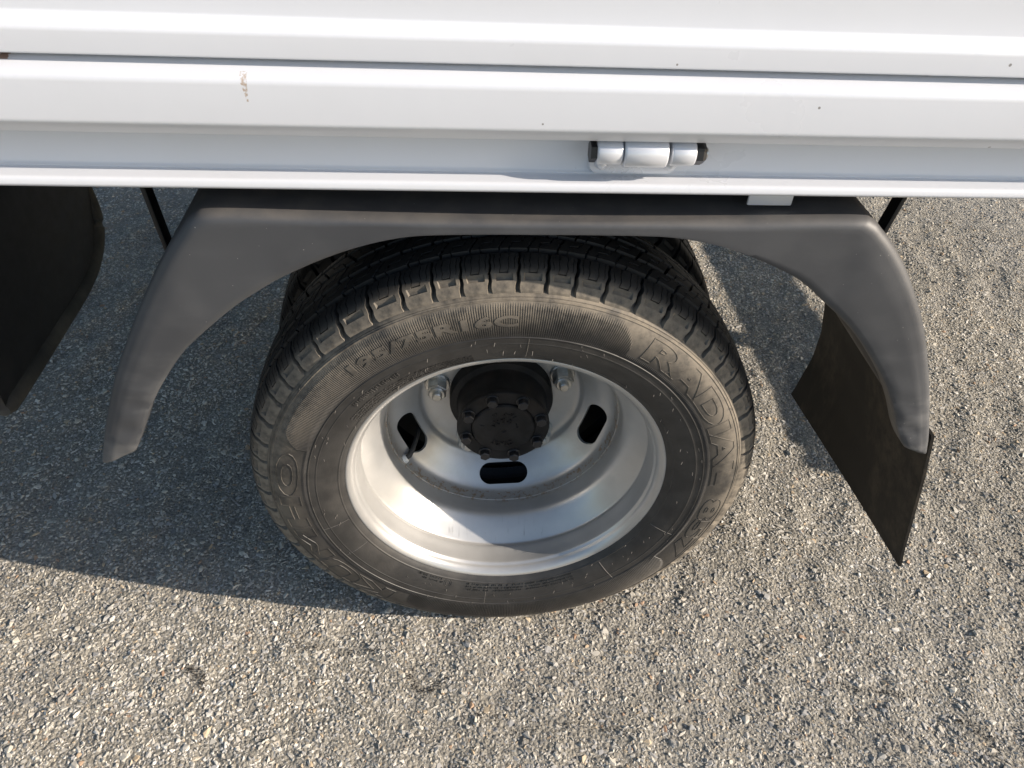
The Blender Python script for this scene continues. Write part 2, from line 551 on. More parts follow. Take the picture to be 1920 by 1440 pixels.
def aggregate():
    P, S, T, ROT = [], [], [], []
    def layer(sp, smin, smax, zoff, keep, yr, pw=1.0):
        y0, y1 = yr
        nx, ny = int(5.2/sp), int((y1-y0)/sp)
        gx, gy = np.meshgrid(np.arange(nx), np.arange(ny))
        x = -2.0 + (gx.ravel()+rng.uniform(-.48, .48, nx*ny))*sp + (gy.ravel() % 2)*sp*.5
        y = y0 + (gy.ravel()+rng.uniform(-.48, .48, nx*ny))*sp
        xl = -1.06-.29*y; xr = 1.22+.62*y
        ok = (x > xl) & (x < xr) & (rng.random(nx*ny) < keep)
        # patches where packed fines hide the chips
        fines = .5+.28*np.sin(x*3.1+1.3*np.sin(y*2.3))*np.cos(y*3.7-x*1.9)+.22*np.sin(x*9.1+y*7.3+2*np.sin(x*4.0))
        ok &= rng.random(nx*ny) < 1-.42*np.clip(fines-.35, 0, 1)*(1.0 if smax < .016 else .4)
        near = np.where(ok & (y < .0))[0]
        for (p, w) in CP:
            for (q, ww) in zip(p, w):
                d = (x[near]-q[0])**2+(y[near]-q[1])**2
                ok[near[(d < ww**2)]] = False
        x, y = x[ok], y[ok]; n = len(x)
        s = smin + (smax-smin)*rng.random(n)**pw
        P.append(np.stack([x, y, hgt(x, y)+zoff(s, n)], 1)); S.append(s)
        t = rng.random(n)
        # a wide, slow drift of tone over the surface
        drift = TONE(x, y)
        t = np.where(t < .92, np.clip(t+drift, 0, .92), t)
        T.append(t)
        ROT.append(np.stack([rng.normal(0, .20, n), rng.normal(0, .20, n), rng.uniform(0, 2*PI, n)], 1))
    layer(.0125, .0105, .0190, lambda s, n: -.0006+rng.normal(0, .0007, n)-s*.05, .45, (-.62, 1.95), 2.2)
    layer(.0074, .0062, .0110, lambda s, n: -.0003+rng.normal(0, .0008, n)-s*.05, .88, (-.62, 1.95), 1.5)
    layer(.0048, .0034, .0062, lambda s, n: -.0004+rng.normal(0, .0006, n), .80, (-.62, 1.25))
    P_, S_, T_, R_ = map(np.concatenate, (P, S, T, ROT))
    n = len(P_)
    me = bpy.data.meshes.new('asphalt_stone_chips')
    me.vertices.add(n)
    me.vertices.foreach_set('co', P_.astype(np.float32).ravel())
    for nm, ty, arr, key in (('size', 'FLOAT', S_, 'value'), ('tone', 'FLOAT', T_, 'value'), ('turn', 'FLOAT_VECTOR', R_, 'vector')):
        a = me.attributes.new(nm, ty, 'POINT'); a.data.foreach_set(key, arr.astype(np.float32).ravel())
    a = me.attributes.new('pick', 'INT', 'POINT'); a.data.foreach_set('value', rng.integers(0, 16, n).astype(np.int32))
    me.materials.append(M_STONE)
    o = link('asphalt_stone_chips', me)
    o['kind'] = 'stuff'
    o['label'] = 'grey and beige stone chips packed in the asphalt'
    o['category'] = 'stone chips'
    g = bpy.data.node_groups.new('scatter_chips', 'GeometryNodeTree')
    g.interface.new_socket('Geometry', in_out='INPUT', socket_type='NodeSocketGeometry')
    g.interface.new_socket('Geometry', in_out='OUTPUT', socket_type='NodeSocketGeometry')
    N, L = g.nodes, g.links
    gi, go = N.new('NodeGroupInput'), N.new('NodeGroupOutput')
    iop = N.new('GeometryNodeInstanceOnPoints')
    ci = N.new('GeometryNodeCollectionInfo')
    ci.inputs['Collection'].default_value = stone_variants()
    ci.inputs['Separate Children'].default_value = True
    ci.inputs['Reset Children'].default_value = True
    iop.inputs['Pick Instance'].default_value = True
    def named(nm, ty):
        a = N.new('GeometryNodeInputNamedAttribute'); a.data_type = ty
        a.inputs['Name'].default_value = nm
        return a.outputs['Attribute']
    L.new(gi.outputs[0], iop.inputs['Points'])
    L.new(ci.outputs[0], iop.inputs['Instance'])
    L.new(named('pick', 'INT'), iop.inputs['Instance Index'])
    e2r = N.new('FunctionNodeEulerToRotation')
    L.new(named('turn', 'FLOAT_VECTOR'), e2r.inputs[0])
    L.new(e2r.outputs[0], iop.inputs['Rotation'])
    L.new(named('size', 'FLOAT'), iop.inputs['Scale'])
    L.new(iop.outputs[0], go.inputs[0])
    md = o.modifiers.new('scatter', 'NODES'); md.node_group = g
    print('stone chips', n)
aggregate()

def dirt():
    verts, faces = [], []
    for (p, w) in CP:
        for _ in range(190):
            i = random.randrange(60); a = random.uniform(0, 2*PI)
            x = p[i][0]+random.gauss(0, w[i]*1.3); y = p[i][1]+random.gauss(0, w[i]*.8)
            s = random.uniform(.0005, .0016); z = random.uniform(-.0002, .0010)
            b = len(verts)
            ca, sa = math.cos(a*3), math.sin(a*3)
            for (u, q_, h) in ((-1, -.5, 0), (1, -.4, 0), (.2, .8, 0), (.1, .05, 1.0)):
                verts.append((x+(u*ca-q_*sa)*s, y+(u*sa+q_*ca)*s, float(hgt(np.array([x]), np.array([y]))[0])+z+h*s*.8))
            faces += [(b, b+1, b+3), (b+1, b+2, b+3), (b+2, b, b+3), (b, b+2, b+1)]
    o = mesh('dirt_crumbs', verts, faces, M_DIRT, None, 0)
    o['kind'] = 'stuff'
    o['label'] = 'dark dirt crumbs caught in the asphalt hollows'
    o['category'] = 'dirt'
dirt()

# ------------------------------------------------------------------ the truck
truck = bpy.data.objects.new('truck', None)
COL.objects.link(truck)
truck.empty_display_size = 0.3
truck['label'] = 'white flatbed truck with twin rear wheels and grey black mudguard'
truck['category'] = 'truck'

# drop side panel
top = [(-.050, 1.020), (-.066, 1.030), (-.066, 1.062), (-.045, 1.070), (-.045, 1.150), (-.075, 1.165), (-.075, 1.215), (-.070, 1.225), (-.030, 1.225)]
prof = [(-.036, .8530), (-.064, .8530), (-.0755, .8665), (-.0755, .9040), (-.0555, .9122), (-.051, .9124), (-.051, .9160), (-.0660, .9168), (-.0660, .9372), (-.050, .9440)] + top
rad = [0, .006, .007, .007, .006, .0012, .001, .0022, .005, .003] + [.008]*len(top)
rad[-1] = 0
panel = extrude_x('drop_side_panel', fillet(prof, rad, 5), XL, XR, M_WHITE, truck, 40)
label(panel, 'white ribbed drop side panel of the load bed')

# bed rail: web with a rolled lower lip
rail = [(-.020, .8740), (-.0325, .8740), (-.0325, .8118), (-.0345, .8100), (-.0345, .8092), (-.0365, .8086), (-.0560, .8086), (-.0575, .8012), (-.0540, .7985), (-.024, .7985), (-.020, .8030)]
rail_o = extrude_x('bed_rail', fillet(rail, [0, 0, .003, 0, 0, .001, .0052, .0035, .002, 0, 0], 5), XL, XR, M_WHITE, truck, 40)
label(rail_o, 'white bed rail with rolled lower lip under the panel')
bm = bmesh.new(); box_bm(bm, (.2425, -.0265, .7875), (.0455, .004, .026))
bm_obj('bracket_tab', bm, M_WHITE2, rail_o, .0015)
bm = bmesh.new(); box_bm(bm, ((XL+XR)/2, .80, .845), (XR-XL-.02, 1.63, .055))
bm_obj('bed_floor', bm, M_UNDER, truck)
for xb in (-1.75, -.95, 1.15, 1.78):
    bm = bmesh.new(); box_bm(bm, (xb, .80, .775), (.06, 1.55, .078)); bm_obj('cross_member', bm, M_UNDER, truck)

# hinge
hinge = bpy.data.objects.new('hinge', None); COL.objects.link(hinge); hinge.parent = truck
label(hinge, 'white three knuckle hinge with black bolt')
hy, hz = -.0530, .8395
def knuckle(x0, x1, r, nm='knuckle', mat=M_WHITE2, n=32, b=.0018):
    xs = [(x0, r-b), (x0+b*.35, r-b*.35), (x0+b, r), (x1-b, r), (x1-b*.35, r-b*.35), (x1, r-b)]
    verts = [(x, hy+rr*math.cos(2*PI*k/n), hz+rr*math.sin(2*PI*k/n)) for (x, rr) in xs for k in range(n)]
    faces = [(i*n+k, i*n+(k+1) % n, (i+1)*n+(k+1) % n, (i+1)*n+k) for i in range(len(xs)-1) for k in range(n)]
    faces += [tuple(range(n)), tuple((len(xs)-1)*n+k for k in range(n))]
    return mesh(nm, verts, faces, mat, hinge, 40)
knuckle(.0572, .0806, .0118)
knuckle(.0816, .1214, .0136)
knuckle(.1246, .1474, .0116)
bm = bmesh.new(); box_bm(bm, (.1015, -.0490, .8560), (.0392, .0050, .0260)); bm_obj('strap', bm, M_WHITE2, hinge, .001)
plate = fillet([(.0545, .8108), (.1385, .8108), (.1385, .862), (.0545, .862)], .010, 5)
bm_obj('base_plate', prism(plate, -.0378, -.0328, .0012), M_WHITE2, hinge)
for xw in (.0655, .1300):
    bm = bmesh.new()
    bmesh.ops.create_icosphere(bm, subdivisions=2, radius=1, matrix=Matrix.Translation((xw, -.041, .8240)) @ Matrix.Diagonal((.0062, .0085, .0075, 1)))
    bm_obj('weld_bead', bm, M_WHITE2, hinge)
def hex_x(nm, x0, x1, r, mat, n=6, dome=0.0):
    xs = [(x0, r), (x1, r)] if dome == 0 else [(x0, r), (x0+(x1-x0)*.62, r), (x0+(x1-x0)*.9, r*.86), (x1, r*.7)]
    verts = [(x, hy+rr*math.cos(2*PI*k/n+.3), hz+rr*math.sin(2*PI*k/n+.3)) for (x, rr) in xs for k in range(n)]
    faces = [(i*n+k, i*n+(k+1) % n, (i+1)*n+(k+1) % n, (i+1)*n+k) for i in range(len(xs)-1) for k in range(n)]
    faces += [tuple(range(n)), tuple((len(xs)-1)*n+k for k in range(n))]
    return mesh(nm, verts, faces, mat, hinge, 25)
hex_x('bolt_head', .0568, .0515, .0100, M_BOLT)
hex_x('lock_nut', .1476, .1574, .0108, M_BOLT, 6, 1)
hex_x('bolt_tip', .1570, .1592, .0048, M_ZINC, 14)

# mudguard
OL = [(-.4929, .4343), (-.4799, .4722), (-.4633, .5147), (-.4426, .5625), (-.4153, .6143), (-.3822, .6721), (-.3523, .7191), (-.3300, .7480), (-.3150, .7635)]
OT = [(-.2900, .7690), (-.2000, .7668), (-.1000, .7646), (0, .7634), (.1000, .7640), (.2000, .7662), (.3230, .7700)]
OR_ = [(.3470, .7655), (.3590, .7560), (.3765, .7395), (.4013, .7113), (.4294, .6722), (.4527, .6347), (.4797, .5820), (.5053, .5256), (.5281, .4679), (.5388, .4337)]
AR = [(-.4470, .4600), (-.4268, .5000), (-.4121, .5298), (-.3890, .5668), (-.3601, .6056), (-.3321, .6333), (-.2963, .6645), (-.2697, .6836), (-.2406, .7021), (-.1975, .7239), (-.1597, .7386), (-.1259, .7477), (-.0972, .7515), (-.0454, .7532), (.0063, .7535), (.0691, .7536), (.1295, .7527), (.1612, .7494), (.1872, .7437), (.2148, .7353), (.2539, .7193), (.2911, .7001), (.3273, .6718), (.3666, .6384), (.4029, .5990), (.4336, .5610), (.4595, .5207), (.4793, .4835), (.4937, .4607), (.5010, .4520)]
def mudguard():
    n = 220
    O = catmull(OL+OT+OR_, n); A = catmull(AR, n)
    rows = []
    def ridge(x, z):
        # wings at both ends stand a little proud of the middle web
        xc = .345 - .9*max(0, .70-z)*.35 + .10*max(0, .60-z)
        t = min(max((abs(x)-xc+.02)/.035, 0), 1)
        return -.0016*t*t*(3-2*t)
    D = O-A; L = np.linalg.norm(D, axis=1)
    U = np.where(L[:, None] > 1e-6, -D/np.maximum(L, 1e-6)[:, None], 0)
    rad = np.minimum(.012, L*.4)
    def row(XZ, Y): rows.append([(XZ[i, 0], Y[i] if hasattr(Y, '__len__') else Y, XZ[i, 1]) for i in range(n)])
    row(A, YF+.022)
    row(A, YF+.004)
    row(A+D*.012, YF+.001)
    E = O+U*rad[:, None]
    for f in np.linspace(.03, 1, 12):
        XZ = A+(E-A)*f
        rip = .0011*np.sin(XZ[:, 1]*150+XZ[:, 0]*22)*np.clip((.60-XZ[:, 1])/.10, 0, 1)*min(1, f*3)*min(1, (1.001-f)*3)
        Y = [YF+rip[i]+ridge(*XZ[i])*min(1, f*4)*min(1, (1.001-f)*6) for i in range(n)]
        row(XZ, Y)
    for ph in (18, 36, 54, 72, 90):
        a = R(ph); XZ = O+U*(rad*(1-math.sin(a)))[:, None]
        row(XZ, YF+rad*(1-math.cos(a)))
    for y in (0, .05, .12, .20, .28, .36, .40):
        row(O, np.full(n, y))
    verts = [v for r_ in rows for v in r_]
    faces = [(k*n+i, k*n+i+1, (k+1)*n+i+1, (k+1)*n+i) for k in range(len(rows)-1) for i in range(n-1)]
    o = mesh('mudguard', verts, faces, M_GUARD, truck, 60)
    sm = o.modifiers.new('thickness', 'SOLIDIFY'); sm.thickness = .0035; sm.offset = 0.0
    return label(o, 'grey black plastic mudguard arching over the twin wheels')
mudguard()
for pa, pb in (((-.450, .17, .800), (-.4315, .17, .585)), ((.5145, .16, .800), (.476, .16, .560))):
    bm = bmesh.new()
    p, q = Vector(pa), Vector(pb); d = q-p
    box_bm(bm, (p+q)/2, (.021, .006, d.length), d.to_track_quat('Z', 'Y').to_matrix())
    bm_obj('mudguard_stay', bm, M_BLACK, truck, .001)

# mud flap behind the wheel: a curved rubber sheet
def mud_flap():
    zs = np.linspace(.455, .160, 28); ys = np.linspace(-.036, .375, 24)
    th = .0045
    def fx(z, y):
        t = (y+.036)/.411
        outer = np.interp(z, [.16, .18, .37, .457], [.607, .604, .563, .541])
        inner = np.interp(z, [.16, .172, .252, .311, .378, .457], [.580, .583, .595, .593, .579, .548])
        k = t**1.2
        return outer*(1-k)+inner*k
    verts, faces = [], []
    for s in (0, 1):
        for z in zs:
            for y in ys:
                zz = z + (.012*(1-(y+.036)/.411) if z < .2 else 0)*(.2-z)/.04
                verts.append((fx(z, y)+s*th, y, zz))
    ny, nz = len(ys), len(zs); N = ny*nz
    for s in (0, 1):
        for i in range(nz-1):
            for j in range(ny-1):
                a = s*N+i*ny+j; faces.append((a, a+1, a+ny+1, a+ny))
    rim = [j for j in range(ny)] + [i*ny+ny-1 for i in range(1, nz)] + [(nz-1)*ny+j for j in range(ny-2, -1, -1)] + [i*ny for i in range(nz-2, 0, -1)]
    for a, b in zip(rim, rim[1:]+rim[:1]): faces.append((a, b, b+N, a+N))
    return label(mesh('mud_flap', verts, faces, M_FLAP, truck, 40), 'black rubber mud flap hanging behind the wheel')
mud_flap()

# black splash guard ahead of the wheel, with a dusty rolled bottom edge
def splash_guard():
    X = -.716
    path = catmull([(X, .136, .352), (X, .22, .351), (X, .34, .352), (X, .44, .354), (X+.001, .50, .366), (X+.002, .545, .395), (X+.002, .570, .445), (X+.002, .580, .52)], 40)
    pts = [(float(p[1]), float(p[2])) for p in path] + [(.572, .62), (.560, .80), (.136, .80)]
    bm = bmesh.new()
    a = [bm.verts.new((X+.008, y, z)) for y, z in pts]; b = [bm.verts.new((X-.03, y, z)) for y, z in pts]
    bm.faces.new(a); bm.faces.new(b[::-1])
    for i in range(len(pts)): bm.faces.new((a[i], a[(i+1) % len(pts)], b[(i+1) % len(pts)], b[i]))
    o = bm_obj('splash_guard', bm, M_BLACK, truck)
    label(o, 'black splash guard hanging ahead of the wheel')
    rads = [.011, .0158, .0165] + [.0165]*30 + [.015, .013, .011, .009, .007, .005, .003]
    e = tube('bottom_edge', [tuple(p) for p in path], rads, M_EDGE, o, 16)
    label(e, 'dusty rounded bottom edge of the black guard')
splash_guard()

# ------------------------------------------------------------------ tyre
SW = [(.0075, .2125), (.0015, .2180), (-.0050, .2245), (-.0115, .2360), (-.0163, .2505), (-.0188, .2680), (-.0193, .2850), (-.0172, .3000), (-.0122, .3120), (-.0070, .3185)]
SWs = catmull(SW, 400)
order = np.argsort(SWs[:, 1])
def sw(r, h=0.0):
    """point on the outer sidewall at radius r, raised by h along its normal -> (y, r)"""
    rr, yy = SWs[order, 1], SWs[order, 0]
    y = np.interp(r, rr, yy); e = 1e-3
    d = (np.interp(r+e, rr, yy)-np.interp(r-e, rr, yy))/(2*e)
    nl = math.hypot(1, d)
    return (y-h/nl, r+h*d/nl)
def polar(r, a, h=0.0):
    y, q = sw(r, h)
    return (q*math.cos(a), y, q*math.sin(a))

def carcass_profile():
    p = []
    rs = np.linspace(.2135, .3175, 44)
    for r in rs: p.append(sw(r))
    out = []
    for (y, r) in p:
        out.append((y, r))
    # moulded rings: inner line, rib border, shoulder line
    def ring(r0, w, h):
        for i in range(len(out)-1):
            if out[i][1] < r0 <= out[i+1][1]:
                out[i+1:i+1] = [sw(r0-w), sw(r0-w*.4, h), sw(r0+w*.4, h), sw(r0+w)]
                return
    for r0, w, h in ((.2270, .0012, .0007), (.2550, .0007, .0004), (.2650, .0010, .0008), (.3118, .0009, .0008), (.3150, .0008, -.0008)): ring(r0, w, h)
    crown = [(-.0040, .3188), (.0030, .3232), (.0115, .3292), (.025, .3350), (.05, .3392), (.08, .3400)]
    full = out+crown
    mir = [(2*YC-y, r) for (y, r) in full[-2::-1]]
    return full+mir
tyre = lathe('tyre', carcass_profile(), M_TYRE, truck, (0, 0, H), 220, False, 50)
label(tyre, 'dusty black outer tyre with raised sidewall lettering')

# tread: five rows of blocks
TOPP = [(-.0082, .3172), (-.0065, .3225), (-.0020, .3303), (.0055, .3380), (.0160, .3437), (.0300, .3463), (.0500, .3482), (.0800, .3492)]
TOPs = catmull(TOPP, 300)
TOPd = np.r_[0, np.cumsum(np.linalg.norm(np.diff(TOPs, axis=0), axis=1))]
def topp(s):
    y = np.interp(s, TOPd, TOPs[:, 0]); r = np.interp(s, TOPd, TOPs[:, 1])
    e = .001
    dy = np.interp(s+e, TOPd, TOPs[:, 0])-np.interp(s-e, TOPd, TOPs[:, 0]); dr = np.interp(s+e, TOPd, TOPs[:, 1])-np.interp(s-e, TOPd, TOPs[:, 1])
    l = math.hypot(dy, dr) or 1
    return y, r, (-dr/l, dy/l)     # outward normal (y, r)
def s_of_y(y): return float(np.interp(y, TOPs[:, 0], TOPd))

def block_mesh(name, s0, s1, wa, depth, ucuts, vcuts, hf, mirror=False, skew=0.0, wtap=1.0, jag=0.0):
    """block wa radians wide between profile lengths s0..s1; hf(u,v)-> depth of sipes, u,v in 0..1"""
    us = sorted(set([0, 1]+list(ucuts))); vs = sorted(set([0, 1]+list(vcuts)))
    taper = .0016
    def P(u, v, h, eu=0.0, ev=0.0):
        s = s0+(s1-s0)*v
        y, r, nn = topp(min(max(s, 0), TOPd[-1]))
        y += nn[0]*h + ev*abs(nn[1]); r += nn[1]*h - ev*0
        a = (u-.5)*wa*(wtap+(1-wtap)*min(1, v*1.25)) + eu/.345 + skew*(v-.5)*wa + jag*wa*(abs((v*3.3) % 1-.5)*2-.5)
        y = 2*YC-y if mirror else y
        return (r*math.sin(a), y, r*math.cos(a))
    verts, faces = [], []
    nu, nv = len(us), len(vs)
    for v in vs:
        for u in us: verts.append(P(u, v, -hf(u, v)))
    for j in range(nv-1):
        for i in range(nu-1):
            a = j*nu+i; faces.append((a, a+1, a+nu+1, a+nu))
    rim = [(i, 0) for i in range(nu)]+[(nu-1, j) for j in range(1, nv)]+[(i, nv-1) for i in range(nu-2, -1, -1)]+[(0, j) for j in range(nv-2, 0, -1)]
    base = len(verts)
    for (i, j) in rim:
        eu = (-taper if i == 0 else taper if i == nu-1 else 0); ev = (-taper if j == 0 else taper if j == nv-1 else 0)
        dd = depth(vs[j])
        verts.append(P(us[i], vs[j], -dd, eu, ev))
    m = len(rim)
    for k in range(m):
        i, j = rim[k]; i2, j2 = rim[(k+1) % m]
        faces.append((j*nu+i, j2*nu+i2, base+(k+1) % m, base+k))
    me = bpy.data.meshes.new(name)
    me.from_pydata(verts, [], faces)
    bm = bmesh.new(); bm.from_mesh(me); bmesh.ops.recalc_face_normals(bm, faces=bm.faces[:]); bm.to_mesh(me); bm.free()
    me.polygons.foreach_set('use_smooth', [True]*len(me.polygons)); me.set_sharp_from_angle(angle=R(32))
    me.materials.append(M_TYRE)
    return me

def sipe_line(u0, w=.012):
    return [u0-w*1.05, u0-w, u0+w, u0+w*1.05]
def shoulder_blocks():
    uc = sipe_line(.34)+sipe_line(.66)+sipe_line(.12, .010)+sipe_line(.88, .010)+[.5, .18, .24, .76, .82]
    vc = [.06, .062, .12, .2, .28, .282, .36, .44, .442, .47, .472, .52, .6, .68, .76, .84, .92, .962, .98]
    def hf(u, v):
        d = 0
        if (abs(u-.34) <= .0122 or abs(u-.66) <= .0122) and .45 <= v <= .99: d = .0035
        if (abs(u-.12) <= .0102 or abs(u-.88) <= .0102) and .59 <= v <= .97: d = .003
        if .34 <= u <= .66 and .442 <= v <= .47: d = .0030
        if .18 <= u <= .82 and .282 <= v <= .36+.08*(u-.18): d = max(d, .0030)     # slanted recess
        if v < .06: d = max(d, .0006)
        return d
    return uc, vc, hf
pitch = []
pat = [.88, .92, 1.0, 1.12, 1.2, 1.12, 1.0, .92, .84, .9, 1.05, 1.16]
while len(pitch) < 58: pitch.append(pat[len(pitch) % len(pat)])
tot = sum(pitch); pitch = [2*PI*p/tot for p in pitch]
cen = np.cumsum(pitch)-np.array(pitch)/2
def kind_of(w): return min(range(3), key=lambda k: abs((.90, 1.02, 1.16)[k]-w*tot/(2*PI)))
WID = [(.90, 1.02, 1.16)[k]*2*PI/tot for k in range(3)]
rowsdef = []
uc, vc, hf = shoulder_blocks()
s_sh = s_of_y(.0300)
dsh = lambda v: .0042+.0058*min(1, v*1.6)
for mir in (False, True):
    rowsdef.append(([block_mesh('tread_block', .0008, s_sh, w*.91, dsh, uc, vc, hf, mir, .12, .86, .05) for w in WID], 0.0))
def rib_hf(u, v):
    d = 0
    if abs(u-.33) <= .0182 and v < .55: d = .005
    if abs(u-.66) <= .0182 and v > .45: d = .005
    if .33 <= u <= .66 and .45 < v < .55: d = max(d, .002)
    return d
ruc = sipe_line(.33, .018)+sipe_line(.66, .018)+[.1, .5, .9]
rvc = [.12, .3, .44, .452, .548, .56, .7, .88]
for mir in (False, True):
    rowsdef.append(([block_mesh('tread_block', s_of_y(.0385), s_of_y(.0610), w*.90, lambda v: .0075, ruc, rvc, rib_hf, mir, .35, 1.0, .08) for w in WID], .5))
sc0 = s_of_y(.0685)
def centre_mesh(w):
    # the middle rib is mirrored over the centre line, so build it from two half profiles
    half = TOPd[-1]
    def tp(s):
        if s <= half: return topp(s)
        y, r, nn = topp(2*half-s); return 2*YC-y, r, (-nn[0], nn[1])
    return tp
_old = topp
for_c = []
for w in WID:
    tp = centre_mesh(w)
    def topp(s, tp=tp, _o=_old):
        half = TOPd[-1]
        if s <= half: return _o(s)
        y, r, nn = _o(2*half-s); return 2*YC-y, r, (-nn[0], nn[1])
    TD = TOPd
    s_end = 2*TOPd[-1]-sc0
    # temporarily allow lengths past the centre line
    TOPd_keep = TOPd; 
    def bm_center(w):
        us = sorted(set([0, 1]+ruc)); vs = sorted(set([0, 1]+rvc)); nu, nv = len(us), len(vs)
        verts, faces = [], []
        def P(u, v, h, eu=0, ev=0):
            y, r, nn = topp(sc0+(s_end-sc0)*v)
            a = (u-.5)*w*.9+eu/.345+.3*(v-.5)*w
            return ((r+h)*math.sin(a), y+ev, (r+h)*math.cos(a))
        for v in vs:
            for u in us: verts.append(P(u, v, -rib_hf(u, v)))
        for j in range(nv-1):
            for i in range(nu-1):
                a = j*nu+i; faces.append((a, a+1, a+nu+1, a+nu))
        rim = [(i, 0) for i in range(nu)]+[(nu-1, j) for j in range(1, nv)]+[(i, nv-1) for i in range(nu-2, -1, -1)]+[(0, j) for j in range(nv-2, 0, -1)]
        base = len(verts)
        for (i, j) in rim:
            verts.append(P(us[i], vs[j], -.0085, -.0016 if i == 0 else .0016 if i == nu-1 else 0, -.0016 if j == 0 else .0016 if j == nv-1 else 0))
        for k in range(len(rim)):
            i, j = rim[k]; i2, j2 = rim[(k+1) % len(rim)]
            faces.append((j*nu+i, j2*nu+i2, base+(k+1) % len(rim), base+k))
        me = bpy.data.meshes.new('tread_block'); me.from_pydata(verts, [], faces)
        bm = bmesh.new(); bm.from_mesh(me); bmesh.ops.recalc_face_normals(bm, faces=bm.faces[:]); bm.to_mesh(me); bm.free()
        me.polygons.foreach_set('use_smooth', [True]*len(me.polygons)); me.set_sharp_from_angle(angle=R(32))
        me.materials.append(M_TYRE)
        return me
    for_c.append(bm_center(w))
topp = _old
rowsdef.append((for_c, .25))
for meshes, off in rowsdef:
    for a, w in zip(cen, pitch):
        o = link('tread_block', meshes[kind_of(w)], None, tyre)
        o.rotation_euler = (0, a+off*pitch[0], 0)

# knurled rib band of the sidewall (fine radial ribs, joined)
def in_zone(deg):
    d = (deg+180) % 360-180
    # word zones, degrees: right word 62..-33, left word -122..-200
    if -33 < d < 62: return 1
    if d > 162 or d < -121: return 2
    return 0
def rib_band():
    verts, faces = [], []
    n = 700
    for k in range(n):
        a = 2*PI*k/n; dg = math.degrees(a)
        z = in_zone(dg)
        d = (dg+180) % 360-180
        r0 = .2665; r1 = .3095 if z == 0 else .2735
        # tapering ends beside the word zones
        for c, sgn in ((62, 1), (-33, -1), (162, -1), (-121, 1)):
            q = (d-c)*sgn
            if 0 <= q < 5 and z == 0: r1 = .2735+(.3095-.2735)*(q/5)**.4
        w = 2*PI/n*.27
        m = 7 if r1 > .28 else 3
        rr = np.linspace(r0, r1, m)
        b = len(verts)
        for i, r_ in enumerate(rr):
            h = .0011 if 0 < i < m-1 else .0001
            verts += [polar(r_, a-w*1.5, -.0002), polar(r_, a-w*.7, h), polar(r_, a+w*.7, h), polar(r_, a+w*1.5, -.0002)]
        for i in range(m-1):
            for j in range(3):
                p = b+i*4+j; faces.append((p, p+1, p+5, p+4))
    o = mesh('sidewall_ribs', verts, faces, M_TYRE, tyre, 0)
    o['kind'] = 'stuff'
rib_band()

# ------------------------------------------------------------------ moulded lettering
def text_mesh(body, bold=0.0, spacing=1.0, shear=0.0):
    cu = bpy.data.curves.new('lettering', 'FONT'); cu.body = body; cu.size = 1.0
    cu.offset = bold; cu.space_character = spacing; cu.resolution_u = 4; cu.shear = shear
    ob = bpy.data.objects.new('lettering', cu); COL.objects.link(ob)
    dg = bpy.context.evaluated_depsgraph_get()
    me = bpy.data.meshes.new_from_object(ob.evaluated_get(dg))
    bpy.data.objects.remove(ob, do_unlink=True)
    bm = bmesh.new(); bm.from_mesh(me); bpy.data.meshes.remove(me)
    bmesh.ops.remove_doubles(bm, verts=bm.verts[:], dist=1e-5)
    return bm
def fit(bm, width, height):
    xs = [v.co.x for v in bm.verts]; ys = [v.co.y for v in bm.verts]
    x0, x1, y0, y1 = min(xs), max(xs), min(ys), max(ys)
    for v in bm.verts:
        v.co.x = (v.co.x-x0)/(x1-x0)*width; v.co.y = (v.co.y-y0)/(y1-y0)*height; v.co.z = 0
def solid_letters(name, body, a0, a1, r0, r1, h, bold, mat, parent, mapper, spacing=1.0):
    """letters run clockwise from angle a0 to a1 (deg), tops outwards"""
    bm = text_mesh(body, bold, spacing)
    rm = (r0+r1)/2; fit(bm, R(a0-a1)*rm, r1-r0)
    bmesh.ops.triangulate(bm, faces=bm.faces[:])
    for _ in range(3):
        long = [e for e in bm.edges if e.calc_length() > .004]
        if not long: break
        bmesh.ops.subdivide_edges(bm, edges=long, cuts=1); bmesh.ops.triangulate(bm, faces=bm.faces[:])
    bm.verts.index_update()
    flatv = [(v.co.x, v.co.y) for v in bm.verts]
    verts = [mapper(r0+y, R(a0)-x/rm, h) for x, y in flatv]; n = len(verts)
    faces = [tuple(v.index for v in f.verts) for f in bm.faces]
    bnd = {}
    for e in bm.edges:
        if e.is_boundary:
            for v in e.verts:
                if v.index not in bnd:
                    bnd[v.index] = n+len(bnd)
                    x, y = flatv[v.index]; verts.append(mapper(r0+y, R(a0)-x/rm, -.0003))
    for e in bm.edges:
        if e.is_boundary:
            a, b = e.verts[0].index, e.verts[1].index; faces.append((a, b, bnd[b], bnd[a]))
    bm.free()
    return mesh(name, verts, faces, mat, parent, 30)
